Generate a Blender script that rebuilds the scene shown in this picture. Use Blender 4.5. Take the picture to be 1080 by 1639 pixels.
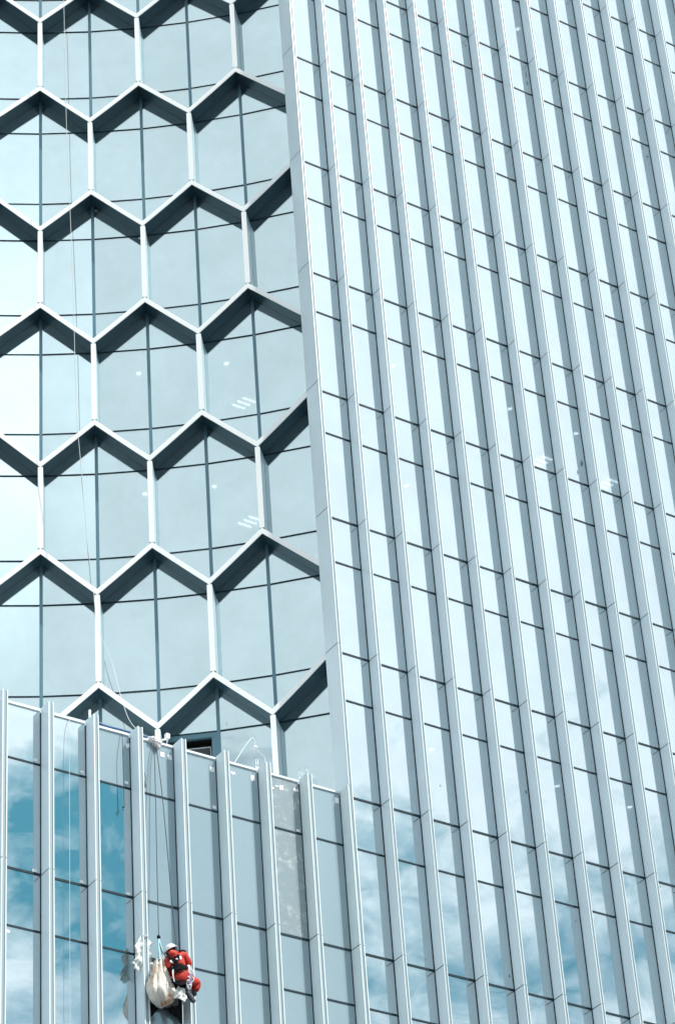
import bpy, bmesh, math, random
from mathutils import Vector, Matrix, Quaternion
import mathutils.noise as mn
random.seed(7)
for o in list(bpy.data.objects): bpy.data.objects.remove(o)
sc = bpy.context.scene
COL = sc.collection
# ------------------------------------------------------------------ camera
ZG = 64.8                                     # height of floor line 0 above the ground
F, YAW, PIT, ROL = 4457.37, 0.626023863, 0.622856074, -0.07769
CP = Vector((-34.0415434, -47.8516279, -63.1642748 + ZG))
def axes():
    sa, ca, sb, cb, cc, s2 = math.sin(YAW), math.cos(YAW), math.sin(PIT), math.cos(PIT), math.cos(ROL), math.sin(ROL)
    fw = Vector((sa*cb, ca*cb, sb)); r = Vector((ca, -sa, 0)); u = r.cross(fw)
    return cc*r + s2*u, -s2*r + cc*u, fw
RX, UX, FX = axes()
cam = bpy.data.objects.new('camera', bpy.data.cameras.new('camera')); COL.objects.link(cam)
M = Matrix((RX, UX, -FX)).transposed().to_4x4(); M.translation = CP; cam.matrix_world = M
cam.data.sensor_fit = 'HORIZONTAL'; cam.data.sensor_width = 36; cam.data.lens = F/1080*36
cam.data.clip_start = 1; cam.data.clip_end = 8000
sc.camera = cam
sc.render.resolution_x, sc.render.resolution_y = 674, 1024
# ------------------------------------------------------------------ light
SUN_EL, SUN_AZ = math.radians(49), math.radians(29)      # azimuth measured from the facade's outward normal (-y) towards +x
SD = Vector((math.sin(SUN_AZ)*math.cos(SUN_EL), -math.cos(SUN_AZ)*math.cos(SUN_EL), math.sin(SUN_EL)))
w = bpy.data.worlds.new("World"); sc.world = w; w.use_nodes = True
nt = w.node_tree; nt.nodes.clear()
def N(tree, t, **kw):
    n = tree.nodes.new(t)
    for k, v in kw.items():
        if k.startswith('_'): setattr(n, k[1:], v)
        else: n.inputs[k.replace('__', ' ')].default_value = v
    return n
def math_(tree, op, a, b=None, clamp=False):
    n = tree.nodes.new('ShaderNodeMath'); n.operation = op; n.use_clamp = clamp
    for i, v in enumerate((a, b)):
        if v is None: continue
        if isinstance(v, (int, float)): n.inputs[i].default_value = v
        else: tree.links.new(v, n.inputs[i])
    return n.outputs[0]
def mixc(tree, f, a, b, mode='MIX'):
    n = tree.nodes.new('ShaderNodeMix'); n.data_type = 'RGBA'; n.blend_type = mode
    for s, v in ((n.inputs[0], f), (n.inputs[6], a), (n.inputs[7], b)):
        if isinstance(v, (int, float)): s.default_value = v
        elif isinstance(v, tuple): s.default_value = v if len(v) == 4 else (*v, 1)
        else: tree.links.new(v, s)
    return n.outputs[2]
L = nt.links.new
def mdir(px, py):                              # sky direction mirrored in the flat facade at an image point
    d = (FX + RX*((px-540)/F) + UX*((819.5-py)/F)).normalized(); return (d.x, -d.y, d.z)
def cdir(px, py, c):                           # the same for the curved wall, facet c
    th = .524+c*.064; n = Vector((-math.sin(th), -math.cos(th), 0)); d = (FX + RX*((px-540)/F) + UX*((819.5-py)/F)).normalized(); d = d-n*2*d.dot(n); return (d.x, d.y, d.z)
BRIGHT = [(cdir(20, 560, -.5), .14, .45), (cdir(20, 780, -.5), .09, .3)]
GAPS = [(mdir(180, 1350), .052, 1.12), (mdir(100, 1290), .038, .95), (mdir(120, 1420), .028, .4), (mdir(640, 1400), .032, .42), (mdir(900, 1580), .03, .36), (mdir(740, 1550), .03, .36), (mdir(1040, 1500), .025, .3), (cdir(500, 1200, 4.5), .09, -1.2), (cdir(60, 1080, 0), .06, -.6)]
sky = nt.nodes.new('ShaderNodeTexSky'); sky.sky_type = 'NISHITA'; sky.sun_disc = False
sky.sun_elevation = SUN_EL; sky.sun_rotation = math.pi - SUN_AZ
tc = nt.nodes.new('ShaderNodeTexCoord')
sep = nt.nodes.new('ShaderNodeSeparateXYZ'); L(tc.outputs['Generated'], sep.inputs[0])
mp = nt.nodes.new('ShaderNodeMapping'); mp.inputs['Scale'].default_value = (1, 1, 1.7); mp.inputs['Rotation'].default_value = (.2, .3, .9)
L(tc.outputs['Generated'], mp.inputs[0])
n1 = N(nt, 'ShaderNodeTexNoise', Scale=9.0, Detail=9.0, Roughness=.6, Distortion=.5); L(mp.outputs[0], n1.inputs['Vector'])
n2 = N(nt, 'ShaderNodeTexNoise', Scale=34.0, Detail=8.0, Roughness=.6, Distortion=.7); L(mp.outputs[0], n2.inputs['Vector'])
dt = nt.nodes.new('ShaderNodeVectorMath'); dt.operation = 'DOT_PRODUCT'; L(tc.outputs['Generated'], dt.inputs[0]); dt.inputs[1].default_value = SD
glow = math_(nt, 'POWER', math_(nt, 'MAXIMUM', dt.outputs['Value'], 0.0), 7.0)
def gap(d, r, amt):                            # a clear gap in the cloud round direction d
    ds = nt.nodes.new('ShaderNodeVectorMath'); ds.operation = 'DISTANCE'; L(tc.outputs['Generated'], ds.inputs[0]); ds.inputs[1].default_value = Vector(d).normalized()
    return math_(nt, 'MULTIPLY', math_(nt, 'MAXIMUM', math_(nt, 'SUBTRACT', 1.0, math_(nt, 'DIVIDE', ds.outputs['Value'], r)), 0.0), amt)
elev = math_(nt, 'MAXIMUM', math_(nt, 'MULTIPLY', math_(nt, 'SUBTRACT', sep.outputs[2], .50), 12.0), -.26)
cov = math_(nt, 'ADD', math_(nt, 'MULTIPLY', math_(nt, 'SUBTRACT', n1.outputs[0], .5), 2.3), 1.02)
cov = math_(nt, 'ADD', cov, elev)
cov = math_(nt, 'ADD', cov, math_(nt, 'MULTIPLY', math_(nt, 'SUBTRACT', n2.outputs[0], .5), 2.2))
for g in GAPS: cov = math_(nt, 'SUBTRACT', cov, gap(*g))
wisp = math_(nt, 'MAXIMUM', math_(nt, 'ADD', math_(nt, 'MULTIPLY', math_(nt, 'SUBTRACT', n2.outputs[0], .46), 1.9), math_(nt, 'MULTIPLY', math_(nt, 'SUBTRACT', n1.outputs[0], .5), 1.2)), .03)
cov = math_(nt, 'MAXIMUM', math_(nt, 'MULTIPLY', cov, 1.0, True), wisp)
cb = math_(nt, 'ADD', math_(nt, 'MULTIPLY', glow, .42), .90)
cb = math_(nt, 'ADD', cb, math_(nt, 'MULTIPLY', math_(nt, 'SUBTRACT', n1.outputs[0], .5), .30))
for g in BRIGHT: cb = math_(nt, 'ADD', cb, gap(*g))
cb = math_(nt, 'MULTIPLY', cb, 9.5)
cc = nt.nodes.new('ShaderNodeVectorMath'); cc.operation = 'SCALE'; cc.inputs[0].default_value = (.87, .965, 1.0); L(cb, cc.inputs['Scale'])
skyc = mixc(nt, 1.0, sky.outputs[0], (.105, .47, .52), 'MULTIPLY')
mx = mixc(nt, cov, skyc, cc.outputs[0])
bg = N(nt, 'ShaderNodeBackground', Strength=.14); L(mx, bg.inputs[0])
wo = nt.nodes.new('ShaderNodeOutputWorld'); L(bg.outputs[0], wo.inputs[0])
sun = bpy.data.objects.new('sun', bpy.data.lights.new('sun', 'SUN')); COL.objects.link(sun)
sun.data.energy = 4.6; sun.data.angle = math.radians(.5); sun.data.color = (1, .96, .9)
sun.rotation_euler = SD.to_track_quat('Z', 'Y').to_euler()
sc.view_settings.view_transform = 'Standard'; sc.view_settings.look = 'None'
sc.view_settings.exposure = 0.0; sc.view_settings.gamma = 1
try: sc.cycles.max_bounces = 10; sc.cycles.glossy_bounces = 6; sc.cycles.transparent_max_bounces = 12
except Exception: pass
# ------------------------------------------------------------------ projection helpers (measured image point -> point at a given depth)
def ray(px, py):
    return (FX + RX*((px-540)/F) + UX*((819.5-py)/F)).normalized()
def at(px, py, y):                            # point on the plane y = const
    d = ray(px, py); return CP + d*((y-CP.y)/d.y)
def proj(p):
    d = p-CP; z = d.dot(FX); return 540+F*d.dot(RX)/z, 819.5-F*d.dot(UX)/z
# ------------------------------------------------------------------ materials
def mat(name, col, rough=.5, metal=0.0, var=0.0, vscale=3.0, bump=0.0, bscale=20, spec=.5, dirt=None, dscale=6):
    m = bpy.data.materials.new(name); m.use_nodes = True; t = m.node_tree; b = t.nodes['Principled BSDF']
    b.inputs['Base Color'].default_value = (*col, 1); b.inputs['Roughness'].default_value = rough
    b.inputs['Metallic'].default_value = metal; b.inputs['Specular IOR Level'].default_value = spec
    tcn = t.nodes.new('ShaderNodeTexCoord')
    out = None
    if var or dirt:
        nz = N(t, 'ShaderNodeTexNoise', Scale=vscale, Detail=6.0, Roughness=.6); t.links.new(tcn.outputs['Object'], nz.inputs['Vector'])
        f = math_(t, 'ADD', math_(t, 'MULTIPLY', math_(t, 'SUBTRACT', nz.outputs[0], .5), var*4), 1.0)
        sc_ = t.nodes.new('ShaderNodeVectorMath'); sc_.operation = 'SCALE'; sc_.inputs[0].default_value = col; t.links.new(f, sc_.inputs['Scale'])
        out = sc_.outputs[0]
        if dirt:
            dz = N(t, 'ShaderNodeTexNoise', Scale=dscale, Detail=8.0, Roughness=.7); t.links.new(tcn.outputs['Object'], dz.inputs['Vector'])
            g = math_(t, 'MULTIPLY', math_(t, 'SUBTRACT', dz.outputs[0], dirt[3]), 9.0, True)
            out = mixc(t, math_(t, 'MULTIPLY', g, dirt[4]), out, tuple(dirt[:3]))
        t.links.new(out, b.inputs['Base Color'])
    if bump:
        bz = N(t, 'ShaderNodeTexNoise', Scale=bscale, Detail=4.0); t.links.new(tcn.outputs['Object'], bz.inputs['Vector'])
        bp = N(t, 'ShaderNodeBump', Strength=bump, Distance=.02); t.links.new(bz.outputs[0], bp.inputs['Height']); t.links.new(bp.outputs[0], b.inputs['Normal'])
    return m
def glass(name, tint, trans=.12, diff=.1, dcol=(.2, .27, .3), rough=0.0, wave=.010, smear=0.0, refl=.78):
    """coated curtain-wall glass: tinted mirror + a little of the room + a little dust"""
    m = bpy.data.materials.new(name); m.use_nodes = True; t = m.node_tree; t.nodes.clear(); k = t.links.new
    tcn = t.nodes.new('ShaderNodeTexCoord')
    nz = N(t, 'ShaderNodeTexNoise', Scale=.9, Detail=2.0); k(tcn.outputs['Object'], nz.inputs['Vector'])
    bp = N(t, 'ShaderNodeBump', Strength=wave, Distance=.05); k(nz.outputs[0], bp.inputs['Height'])
    gl = N(t, 'ShaderNodeBsdfAnisotropic' if False else 'ShaderNodeBsdfGlossy', Roughness=rough, Color=(*[c*refl for c in tint], 1)); k(bp.outputs[0], gl.inputs['Normal'])
    df = N(t, 'ShaderNodeBsdfDiffuse', Color=(*dcol, 1))
    tr = N(t, 'ShaderNodeBsdfTransparent', Color=(.88, .96, .98, 1))
    if smear:                                   # dried white splashes
        sz = N(t, 'ShaderNodeTexNoise', Scale=3.2, Detail=9.0, Roughness=.72, Distortion=.4); k(tcn.outputs['Object'], sz.inputs['Vector'])
        g_ = math_(t, 'MULTIPLY', math_(t, 'SUBTRACT', sz.outputs[0], .52), 5.0, True)
        k(mixc(t, g_, tuple(dcol), (.66, .72, .73)), df.inputs['Color'])
    m1 = t.nodes.new('ShaderNodeMixShader'); k(gl.outputs[0], m1.inputs[1]); k(df.outputs[0], m1.inputs[2])
    dz = N(t, 'ShaderNodeTexNoise', Scale=.9, Detail=8.0, Roughness=.65); k(tcn.outputs['Object'], dz.inputs['Vector'])
    f = math_(t, 'ADD', math_(t, 'MULTIPLY', math_(t, 'SUBTRACT', dz.outputs[0], .45), .25 if not smear else smear), diff, True)
    k(f, m1.inputs[0])
    m2 = t.nodes.new('ShaderNodeMixShader'); m2.inputs[0].default_value = trans; k(m1.outputs[0], m2.inputs[1]); k(tr.outputs[0], m2.inputs[2])
    o = t.nodes.new('ShaderNodeOutputMaterial'); k(m2.outputs[0], o.inputs[0]); return m
GL = glass('tower_glass', (.83, .91, .955), trans=.28, diff=.05, refl=.88)
GLH = glass('hexagon_glass', (.79, .92, .96), trans=.28, diff=.06, refl=.89)
GLS = glass('spandrel_glass', (.83, .915, .955), trans=.24, diff=.06, refl=.85)
GLD = glass('filmed_glass', (.54, .72, .79), trans=0, diff=.68, dcol=(.33, .42, .47), rough=.10, refl=.62)
GLX = glass('stained_filmed_glass', (.60, .70, .74), trans=0, diff=.55, dcol=(.29, .35, .37), rough=.16, refl=.6, smear=2.2)
FIN = mat('fin_aluminium', (.79, .905, .97), .27, .0, var=.03, vscale=1.3)
FINW = mat('whitish_fin', (.76, .85, .88), .42, .0, var=.05, vscale=2.2, bump=.12, bscale=5)  # fin finish in a whiter, rougher, slightly bumped variant
RAIL = mat('white_rail', (.68, .77, .80), .35)
GROOVE = mat('groove_grey', (.24, .33, .37), .5)
SEAM = mat('dark_gasket', (.009, .030, .043), .6, spec=.2)
MULL = mat('blue_grey_mullion', (.10, .21, .265), .4, .2)
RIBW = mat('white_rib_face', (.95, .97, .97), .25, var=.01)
RIBS = mat('shaded_rib_side', (.045, .105, .14), .34, .25, var=.03, vscale=1.2)  # rib metal with the shade of the diagonal undersides put into its colour
RIBV = mat('lit_rib_side', (.50, .64, .69), .35, .1)  # same rib metal, coloured lighter for the lit sides of the verticals
ROOFM = mat('roof_membrane', (.35, .38, .4), .9, var=.1)
CEIL = mat('office_ceiling', (.7, .72, .72), .9)
ROOM = mat('office_wall', (.25, .28, .3), .9)
DARK = mat('dark_room', (.02, .022, .024), .8)
# ------------------------------------------------------------------ mesh helpers
def box(bm, x0, x1, y0, y1, z0, z1, mi=0):
    v = [bm.verts.new(p) for p in ((x0,y0,z0),(x1,y0,z0),(x1,y1,z0),(x0,y1,z0),(x0,y0,z1),(x1,y0,z1),(x1,y1,z1),(x0,y1,z1))]
    for q in ((3,2,1,0),(4,5,6,7),(0,1,5,4),(1,2,6,5),(2,3,7,6),(3,0,4,7)):
        f = bm.faces.new([v[i] for i in q]); f.material_index = mi
def prism(bm, pts, off, mi=0):
    """closed polygon pts extruded by vector off"""
    a = [bm.verts.new(p) for p in pts]; b = [bm.verts.new(Vector(p)+off) for p in pts]
    n = len(a); fs = [bm.faces.new(a), bm.faces.new(b[::-1])]
    for i in range(n): fs.append(bm.faces.new((a[i], b[i], b[(i+1) % n], a[(i+1) % n])))
    for f in fs: f.material_index = mi
    bmesh.ops.recalc_face_normals(bm, faces=fs)
def tube(bm, pts, r, n=8, mi=0, caps=True):
    pts = [Vector(p) for p in pts]; rings = []; up = None
    for i, p in enumerate(pts):
        d = (pts[min(i+1, len(pts)-1)] - pts[max(i-1, 0)]).normalized()
        if up is None: up = d.orthogonal().normalized()
        up = (up - d*up.dot(d)).normalized(); s = d.cross(up)
        rr = r[i] if isinstance(r, (list, tuple)) else r
        rings.append([bm.verts.new(p + (up*math.cos(2*math.pi*k/n) + s*math.sin(2*math.pi*k/n))*rr) for k in range(n)])
    for a, b in zip(rings, rings[1:]):
        for k in range(n):
            f = bm.faces.new((a[k], a[(k+1) % n], b[(k+1) % n], b[k])); f.material_index = mi; f.smooth = True
    if caps:
        for rg in (rings[0][::-1], rings[-1]): bm.faces.new(rg).material_index = mi
def smooth_path(pts, k=6):
    P = [Vector(p) for p in pts]; out = []
    for i in range(len(P)-1):
        p0, p1, p2, p3 = P[max(i-1, 0)], P[i], P[i+1], P[min(i+2, len(P)-1)]
        for j in range(k):
            t = j/k; out.append(.5*((2*p1)+(p2-p0)*t+(2*p0-5*p1+4*p2-p3)*t*t+(3*p1-p0-3*p2+p3)*t**3))
    out.append(P[-1]); return out
def obj(name, bm, mats, parent=None, smooth=False):
    me = bpy.data.meshes.new(name); bm.to_mesh(me); bm.free()
    for m in (mats if isinstance(mats, (list, tuple)) else [mats]): me.materials.append(m)
    if smooth:
        for p in me.polygons: p.use_smooth = True
    o = bpy.data.objects.new(name, me); COL.objects.link(o)
    if parent: o.parent = parent
    return o
def tag(o, label=None, cat=None, group=None, kind=None):
    for k, v in (('label', label), ('category', cat), ('group', group), ('kind', kind)):
        if v: o[k] = v
    return o
def thing(name, label, cat, loc=(0, 0, 0), group=None):
    o = bpy.data.objects.new(name, None); COL.objects.link(o); o.location = loc
    return tag(o, label, cat, group)
def rel(o, parent):                            # parent an object whose mesh is in world space
    o.parent = parent; o.matrix_parent_inverse = Matrix.Translation(-parent.location); return o
NEW = bmesh.new
# ------------------------------------------------------------------ ground
bm = NEW(); s = 4000
vs = [bm.verts.new(p) for p in ((-s, -s, 0), (s, -s, 0), (s, s, 0), (-s, s, 0))]; bm.faces.new(vs)
tag(obj('ground', bm, mat('asphalt', (.06, .062, .065), .9, var=.1, vscale=.05)), kind='structure')
# ------------------------------------------------------------------ the finned facade
H, W, H1 = 4.2, 1.17856638, 1.40586740
def ZR(k): return ZG + k*H                    # major floor line
TOPR, BOTR, PODR = 5, -9, -7
def fx(i): return i*W if i >= 1 else i*W*(1-.010) - (.028 if i < 0 else .028)
FD = .36; TB, TC = .10, .135
tower = thing('finned_tower', 'tall glass office block with pale vertical fins, its low left part ending in a parapet', 'building')
def fin(x, t, z0, z1, m, d=FD, back=0.0):
    bm = NEW(); cuts = [z0] + [ZR(k) for k in range(-16, 8) if z0+.3 < ZR(k) < z1-.3] + [z1]
    for a, b in zip(cuts, cuts[1:]):
        a2 = a + (.012 if a != z0 else 0); b2 = b - (.012 if b != z1 else 0)
        box(bm, x, x+t, -d+.03, back-.002, a2, b2, 0)
        box(bm, x, x+t*.20, -d, -d+.03, a2, b2, 1); box(bm, x+t*.80, x+t, -d, -d+.03, a2, b2, 1)
    box(bm, x+.006, x+t-.006, -d+.045, back-.004, z0+.01, z1-.01, 2)
    g = obj('fin', bm, [m, RAIL, SEAM], tower)
    return g
def groove(x, t, z0, z1, par, d=FD):
    bm = NEW(); box(bm, x+t*.23, x+t*.77, -d+.022, -d+.029, z0, z1); o = obj('front_groove', bm, GROOVE, par)
NR = 24
for i in range(-9, NR):
    x = fx(i)
    if i >= 1:
        f = fin(x, TB, 0, ZR(TOPR), FIN); groove(x, TB, 0, ZR(TOPR), f)
    else:
        zt = ZR(PODR)+.10
        f = fin(x, TC, 0, zt, FINW if i >= -3 else FIN); groove(x, TC, 0, zt, f)
        if i >= -3: f['label'] = 'fin with whitish, rougher faces'
    bm = NEW(); box(bm, x-.022, x-.001, -.006, .03, 0, ZR(TOPR) if i >= 1 else ZR(PODR)-.03); obj('gasket', bm, SEAM, tower)
# edge fin beside the honeycomb wall (upper part only)
je = fin(0, TB, ZR(PODR)+.115, ZR(TOPR), FIN, back=.22); je['label'] = 'deeper edge fin that closes the facade beside the curved wall'
groove(0, TB, ZR(PODR)+.115, ZR(TOPR), je)
bm = NEW(); prism(bm, [(.02, .215, ZR(PODR)-.5), (.10, .215, ZR(PODR)-.5), (.52, .57, ZR(PODR)-.5), (.44, .57, ZR(PODR)-.5)], Vector((0, 0, ZR(TOPR)-ZR(PODR)+.5)))
obj('closing_panel', bm, FIN, tower)
# transoms
for k in range(BOTR, TOPR+1):
    for q, z in enumerate((ZR(k), ZR(k)-H1)):
        low = z < ZR(PODR)-.2
        x0 = fx(-9) if low else W*.0+TB
        if abs(z-ZR(TOPR)) < .1: continue
        bm = NEW(); th = .022 if q else .027
        box(bm, x0, fx(NR-1), -.012, .03, z-th, z+th); obj('transom', bm, SEAM, tower)
# panes
def xy_jit(bm_faces, a): pass
def pane_bm(bm, x0, x1, z0, z1, j=.0011):
    d = [random.uniform(-j, j) for _ in range(3)]
    dy = (d[0], d[1], d[1]+d[2]-d[0]*.0, d[2])
    # keep it a true plane: y = a + b*u + c*v
    a, b, c = 0.004, random.uniform(-j, j), random.uniform(-j*1.6, j*1.6)
    P = [(x0, a, z0), (x1, a+b, z0), (x1, a+b+c, z1), (x0, a+c, z1)]
    prism(bm, P, Vector((0, .02, 0)))
def area(P):
    q = [proj(Vector(p)) for p in P]
    s_ = 0
    q = [(min(max(x, 0), 1080), min(max(y, 0), 1639)) for x, y in q]
    for (a, b), (c, d) in zip(q, q[1:]+q[:1]): s_ += a*d-b*c
    return abs(s_)/2
cells = []
for i in range(-9, NR-1):
    for k in range(BOTR, TOPR+1):
        for q in (0, 1):
            z1 = ZR(k) if q == 0 else ZR(k)-H1; z0 = ZR(k)-H1 if q == 0 else ZR(k-1)
            if i < 0 and z1 > ZR(PODR)+.1: continue
            if z1 > ZR(TOPR)+.1: continue
            x0 = fx(i) + (TB if i >= 1 or (i == 0 and z1 > ZR(PODR)+.1) else TC); x1 = fx(i+1)-.02
            P = [(x0, 0, z0), (x1, 0, z0), (x1, 0, z1), (x0, 0, z1)]
            film = (-5 <= i <= -1) or (i == -6 and k == PODR and q == 0)
            m = (GLX if (i == -2 and k >= PODR-0) else GLD) if film else (GL if q else GLS)
            cells.append((area(P), x0, x1, z0, z1, m, i, k, q))
cells.sort(key=lambda c: -c[0])
rest = NEW(); rl = [GL, GLS, GLD, GLX]
for n, (ar, x0, x1, z0, z1, m, i, k, q) in enumerate(cells):
    if n < 100:
        bm = NEW(); pane_bm(bm, x0, x1, z0+.02, z1-.02); o = obj('glass_pane', bm, m, tower)
        if m is GLX: o['label'] = 'grey film covered pane smeared with white stains'
    else:
        nf = len(rest.faces); pane_bm(rest, x0, x1, z0+.02, z1-.02); rest.faces.ensure_lookup_table()
        for f in rest.faces[nf:]: f.material_index = rl.index(m)
box(rest, fx(-9), fx(NR-1), .004, .024, 0, ZR(BOTR-1)-.0, 0)
tag(obj('glass_pane', rest, rl, tower), kind='stuff')
# opaque core, ceilings and slabs behind the glass
for k in range(BOTR, TOPR+1):
    low = k < PODR+1
    x0 = fx(-9) if low else .7
    bm = NEW(); zc = ZR(k)-H1+.05
    if k <= PODR or True:
        box(bm, x0, fx(NR-1), .06 if low or x0 > .5 else .06, 6, zc, zc+1.2)
    o = obj('floor_slab', bm, CEIL, tower)
bm = NEW(); box(bm, .75, fx(NR-1), 6.02, 6.3, 0, ZR(TOPR)); box(bm, fx(-9), .7, 6.02, 6.3, 0, ZR(PODR)-1.0)
box(bm, fx(NR-1)+.003, fx(NR-1)+.25, .0, 6.3, 0, ZR(TOPR)); box(bm, fx(-9)-.25, fx(-9)-.003, 0, 6.3, 0, ZR(PODR)-.3)
obj('core_wall', bm, ROOM, tower)
bm = NEW(); box(bm, fx(-9)-.2, .09, .07, 14, ZR(PODR)-.36, ZR(PODR)-.2); obj('roof_terrace', bm, ROOFM, tower)
bm = NEW(); box(bm, .09, fx(NR-1), 0.03, 14, ZR(TOPR)+.01, ZR(TOPR)+.3); obj('roof', bm, ROOFM, tower)
# parapet cap: one strip per bay
for i in range(-9, 0):
    bm = NEW(); box(bm, fx(i)+TC+.004, fx(i+1)-.03, -.035, .16, ZR(PODR)+.0, ZR(PODR)+.055)
    obj('parapet_cap', bm, RAIL, tower)
# ------------------------------------------------------------------ the concave honeycomb wall
XC, YC, RF, TH0, DTH = -16.998, -14.902, 22.785, .524, .064
import json
XC, YC, RF, TH0, DTH, ZP, HV, DG, ZA, HAB = HEXP = (-16.998, -14.902, 22.785, .524, .064, -4.24, 2.834, .503, -1.434, 2.791)
def hp(c, R, z):
    th = TH0+c*DTH; return Vector((XC+R*math.sin(th), YC+R*math.cos(th), z))
honey = thing('honeycomb_tower', 'concave curved glass tower wall wrapped in a white hexagonal honeycomb grid', 'building')
RG = RF+DG; CL, CR = -8, 5
def rib(c0, z0, c1, z1, wdt=.135, d=DG-.01):
    """solid rib from node to node along the curved wall; front face white"""
    n = 1 if c0 == c1 else 3
    bm = NEW()
    a0, a1 = Vector((c0*DTH*RF, z0)), Vector((c1*DTH*RF, z1)); dv = (a1-a0).normalized(); nv = Vector((-dv.y, dv.x))
    # overlap at the nodes is avoided by mitring: verticals stop short, diagonals are cut on the node's plumb line
    rings = []
    for j in range(n+1):
        t = j/n; cpos = a0.lerp(a1, t)
        if c0 != c1:
            up = wdt/2/abs(dv.x)
            lo, hi = Vector((cpos.x, cpos.y-up)), Vector((cpos.x, cpos.y+up))
        else:
            lo, hi = Vector((cpos.x-wdt/2, cpos.y)), Vector((cpos.x+wdt/2, cpos.y))
        row = []
        for R in (RF, RF+.025, RG-.012):
            for pnt in (lo, hi): row.append(bm.verts.new(hp(pnt.x/RF/DTH, R, pnt.y)))
        rings.append(row)
    fs = []
    for a, b in zip(rings, rings[1:]):
        for (i, j, mi) in ((0, 1, 0), (1, 3, 0), (3, 5, 1), (5, 4, 1), (4, 2, 1), (2, 0, 0)):
            f = bm.faces.new((a[i], a[j], b[j], b[i])); f.material_index = mi; fs.append(f)
    for r_ in (rings[0], rings[-1]):
        f = bm.faces.new((r_[0], r_[1], r_[3], r_[5], r_[4], r_[2])); f.material_index = 1; fs.append(f)
    bmesh.ops.recalc_face_normals(bm, faces=fs)
    return bm
for r in range(-3, 8):
    for c in range(CL, CR+1):
        if (r-c) % 2: continue
        zp = ZG-r*H+ZP
        if c < CR and zp+HV > ZR(PODR)-.2 and zp+HV < ZR(TOPR)+4:
            up = .135/2/.9
            zb = max(zp+up*1.15, ZR(PODR)-.19)
            if zp+HV-up*1.2 > zb:
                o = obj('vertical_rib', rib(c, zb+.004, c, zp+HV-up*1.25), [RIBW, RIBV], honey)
        for s_ in (-1, 1):
            c1 = c+s_
            if c1 < CL or c1 > CR: continue
            z1 = zp-H+HV
            if z1 < ZR(PODR)-1.3: continue
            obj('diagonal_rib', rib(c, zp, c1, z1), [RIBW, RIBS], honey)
# mullions, transoms, panes
ZTOP, ZBOT = ZR(TOPR), ZR(PODR)-.19
for c in range(CL, CR+1):
    bm = NEW(); th = TH0+c*DTH; q = hp(c, RG, 0); rad = Vector((math.sin(th), math.cos(th), 0)); tan = Vector((rad.y, -rad.x, 0))
    prism(bm, [q-tan*.044-rad*.014+Vector((0, 0, ZBOT)), q+tan*.044-rad*.014+Vector((0, 0, ZBOT)), q+tan*.044+rad*.04+Vector((0, 0, ZBOT)), q-tan*.044+rad*.04+Vector((0, 0, ZBOT))], Vector((0, 0, ZTOP-ZBOT)))
    obj('mullion', bm, MULL, honey)
levels = []
for k in range(PODR-1, TOPR+1): levels += [ZG+k*H-4.225-4.2*0+4.2*0, ]
lv = sorted(set([round(ZG+k*H+ZA, 3) for k in range(-9, TOPR+2)] + [round(ZG+k*H+ZA-HAB, 3) for k in range(-9, TOPR+2)]))
lv = [z for z in lv if ZBOT+.1 < z < ZTOP-.1]
for z in lv:
    bm = NEW(); th_ = .023
    for c in range(CL, CR):
        a, b = hp(c, RG-.009, z), hp(c+1, RG-.009, z); ra = (hp(c, RG+.03, z)-a); rb = hp(c+1, RG+.03, z)-b
        up = Vector((0, 0, th_))
        prism(bm, [a-up, b-up, b+rb-up, a+ra-up], up*2)
    obj('transom', bm, SEAM, honey)
zz = [ZBOT]+lv+[ZTOP]; hc = []
# the opening vent: pane right below joint A in the lowest floor between columns 2 and 3
VENT = None
for c in range(CL, CR):
    for a, b in zip(zz, zz[1:]):
        P = [hp(c, RG, a), hp(c+1, RG, a), hp(c+1, RG, b), hp(c, RG, b)]
        ctr = sum(P, Vector())/4; px, py = proj(hp(c+.6, RG, b-.5))
        isv = (c == 2 and ZR(PODR)-1 < a and b-.5 < ZR(PODR)+2.8 and abs(py-1205) < 40 and 290 < px < 350)
        hc.append((area(P) if c > -3 else 0, c, a, b, isv))
hc.sort(key=lambda t: -t[0]); rest = NEW()
def hex_pane(bm, c, a, b, j=.002):
    e = .044/RG/DTH; A, B = hp(c+e, RG, 0), hp(c+1-e, RG, 0); n = Vector((math.sin(TH0+(c+.5)*DTH), math.cos(TH0+(c+.5)*DTH), 0))
    u, v = random.uniform(-j, j), random.uniform(-j, j)
    P = [A+Vector((0, 0, a+.015)), B+n*u+Vector((0, 0, a+.015)), B+n*(u+v)+Vector((0, 0, b-.015)), A+n*v+Vector((0, 0, b-.015))]
    prism(bm, P, n*.02)
for n_, (ar, c, a, b, isv) in enumerate(hc):
    if isv: VENT = (c, a, b); print('VENT', VENT); continue
    if n_ < 100: bm = NEW(); hex_pane(bm, c, a, b); obj('glass_pane', bm, GLH, honey)
    else: hex_pane(rest, c, a, b)
tag(obj('glass_pane', rest, GLH, honey), kind='stuff')
for k in range(PODR-1, TOPR+1):
    z = ZG+k*H+ZA+.05
    if z < ZBOT: continue
    bm = NEW()
    for c in range(CL, CR):
        prism(bm, [hp(c, RG+.06, z), hp(c+1, RG+.06, z), hp(c+1, RG+5, z), hp(c, RG+5, z)], Vector((0, 0, 1.2)))
    obj('floor_slab', bm, CEIL, honey)
bm = NEW()
for c in range(CL, CR): prism(bm, [hp(c, RG+5.01, ZBOT), hp(c+1, RG+5.01, ZBOT), hp(c+1, RG+5.3, ZBOT), hp(c, RG+5.3, ZBOT)], Vector((0, 0, ZTOP-ZBOT)))
obj('core_wall', bm, ROOM, honey)
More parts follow.
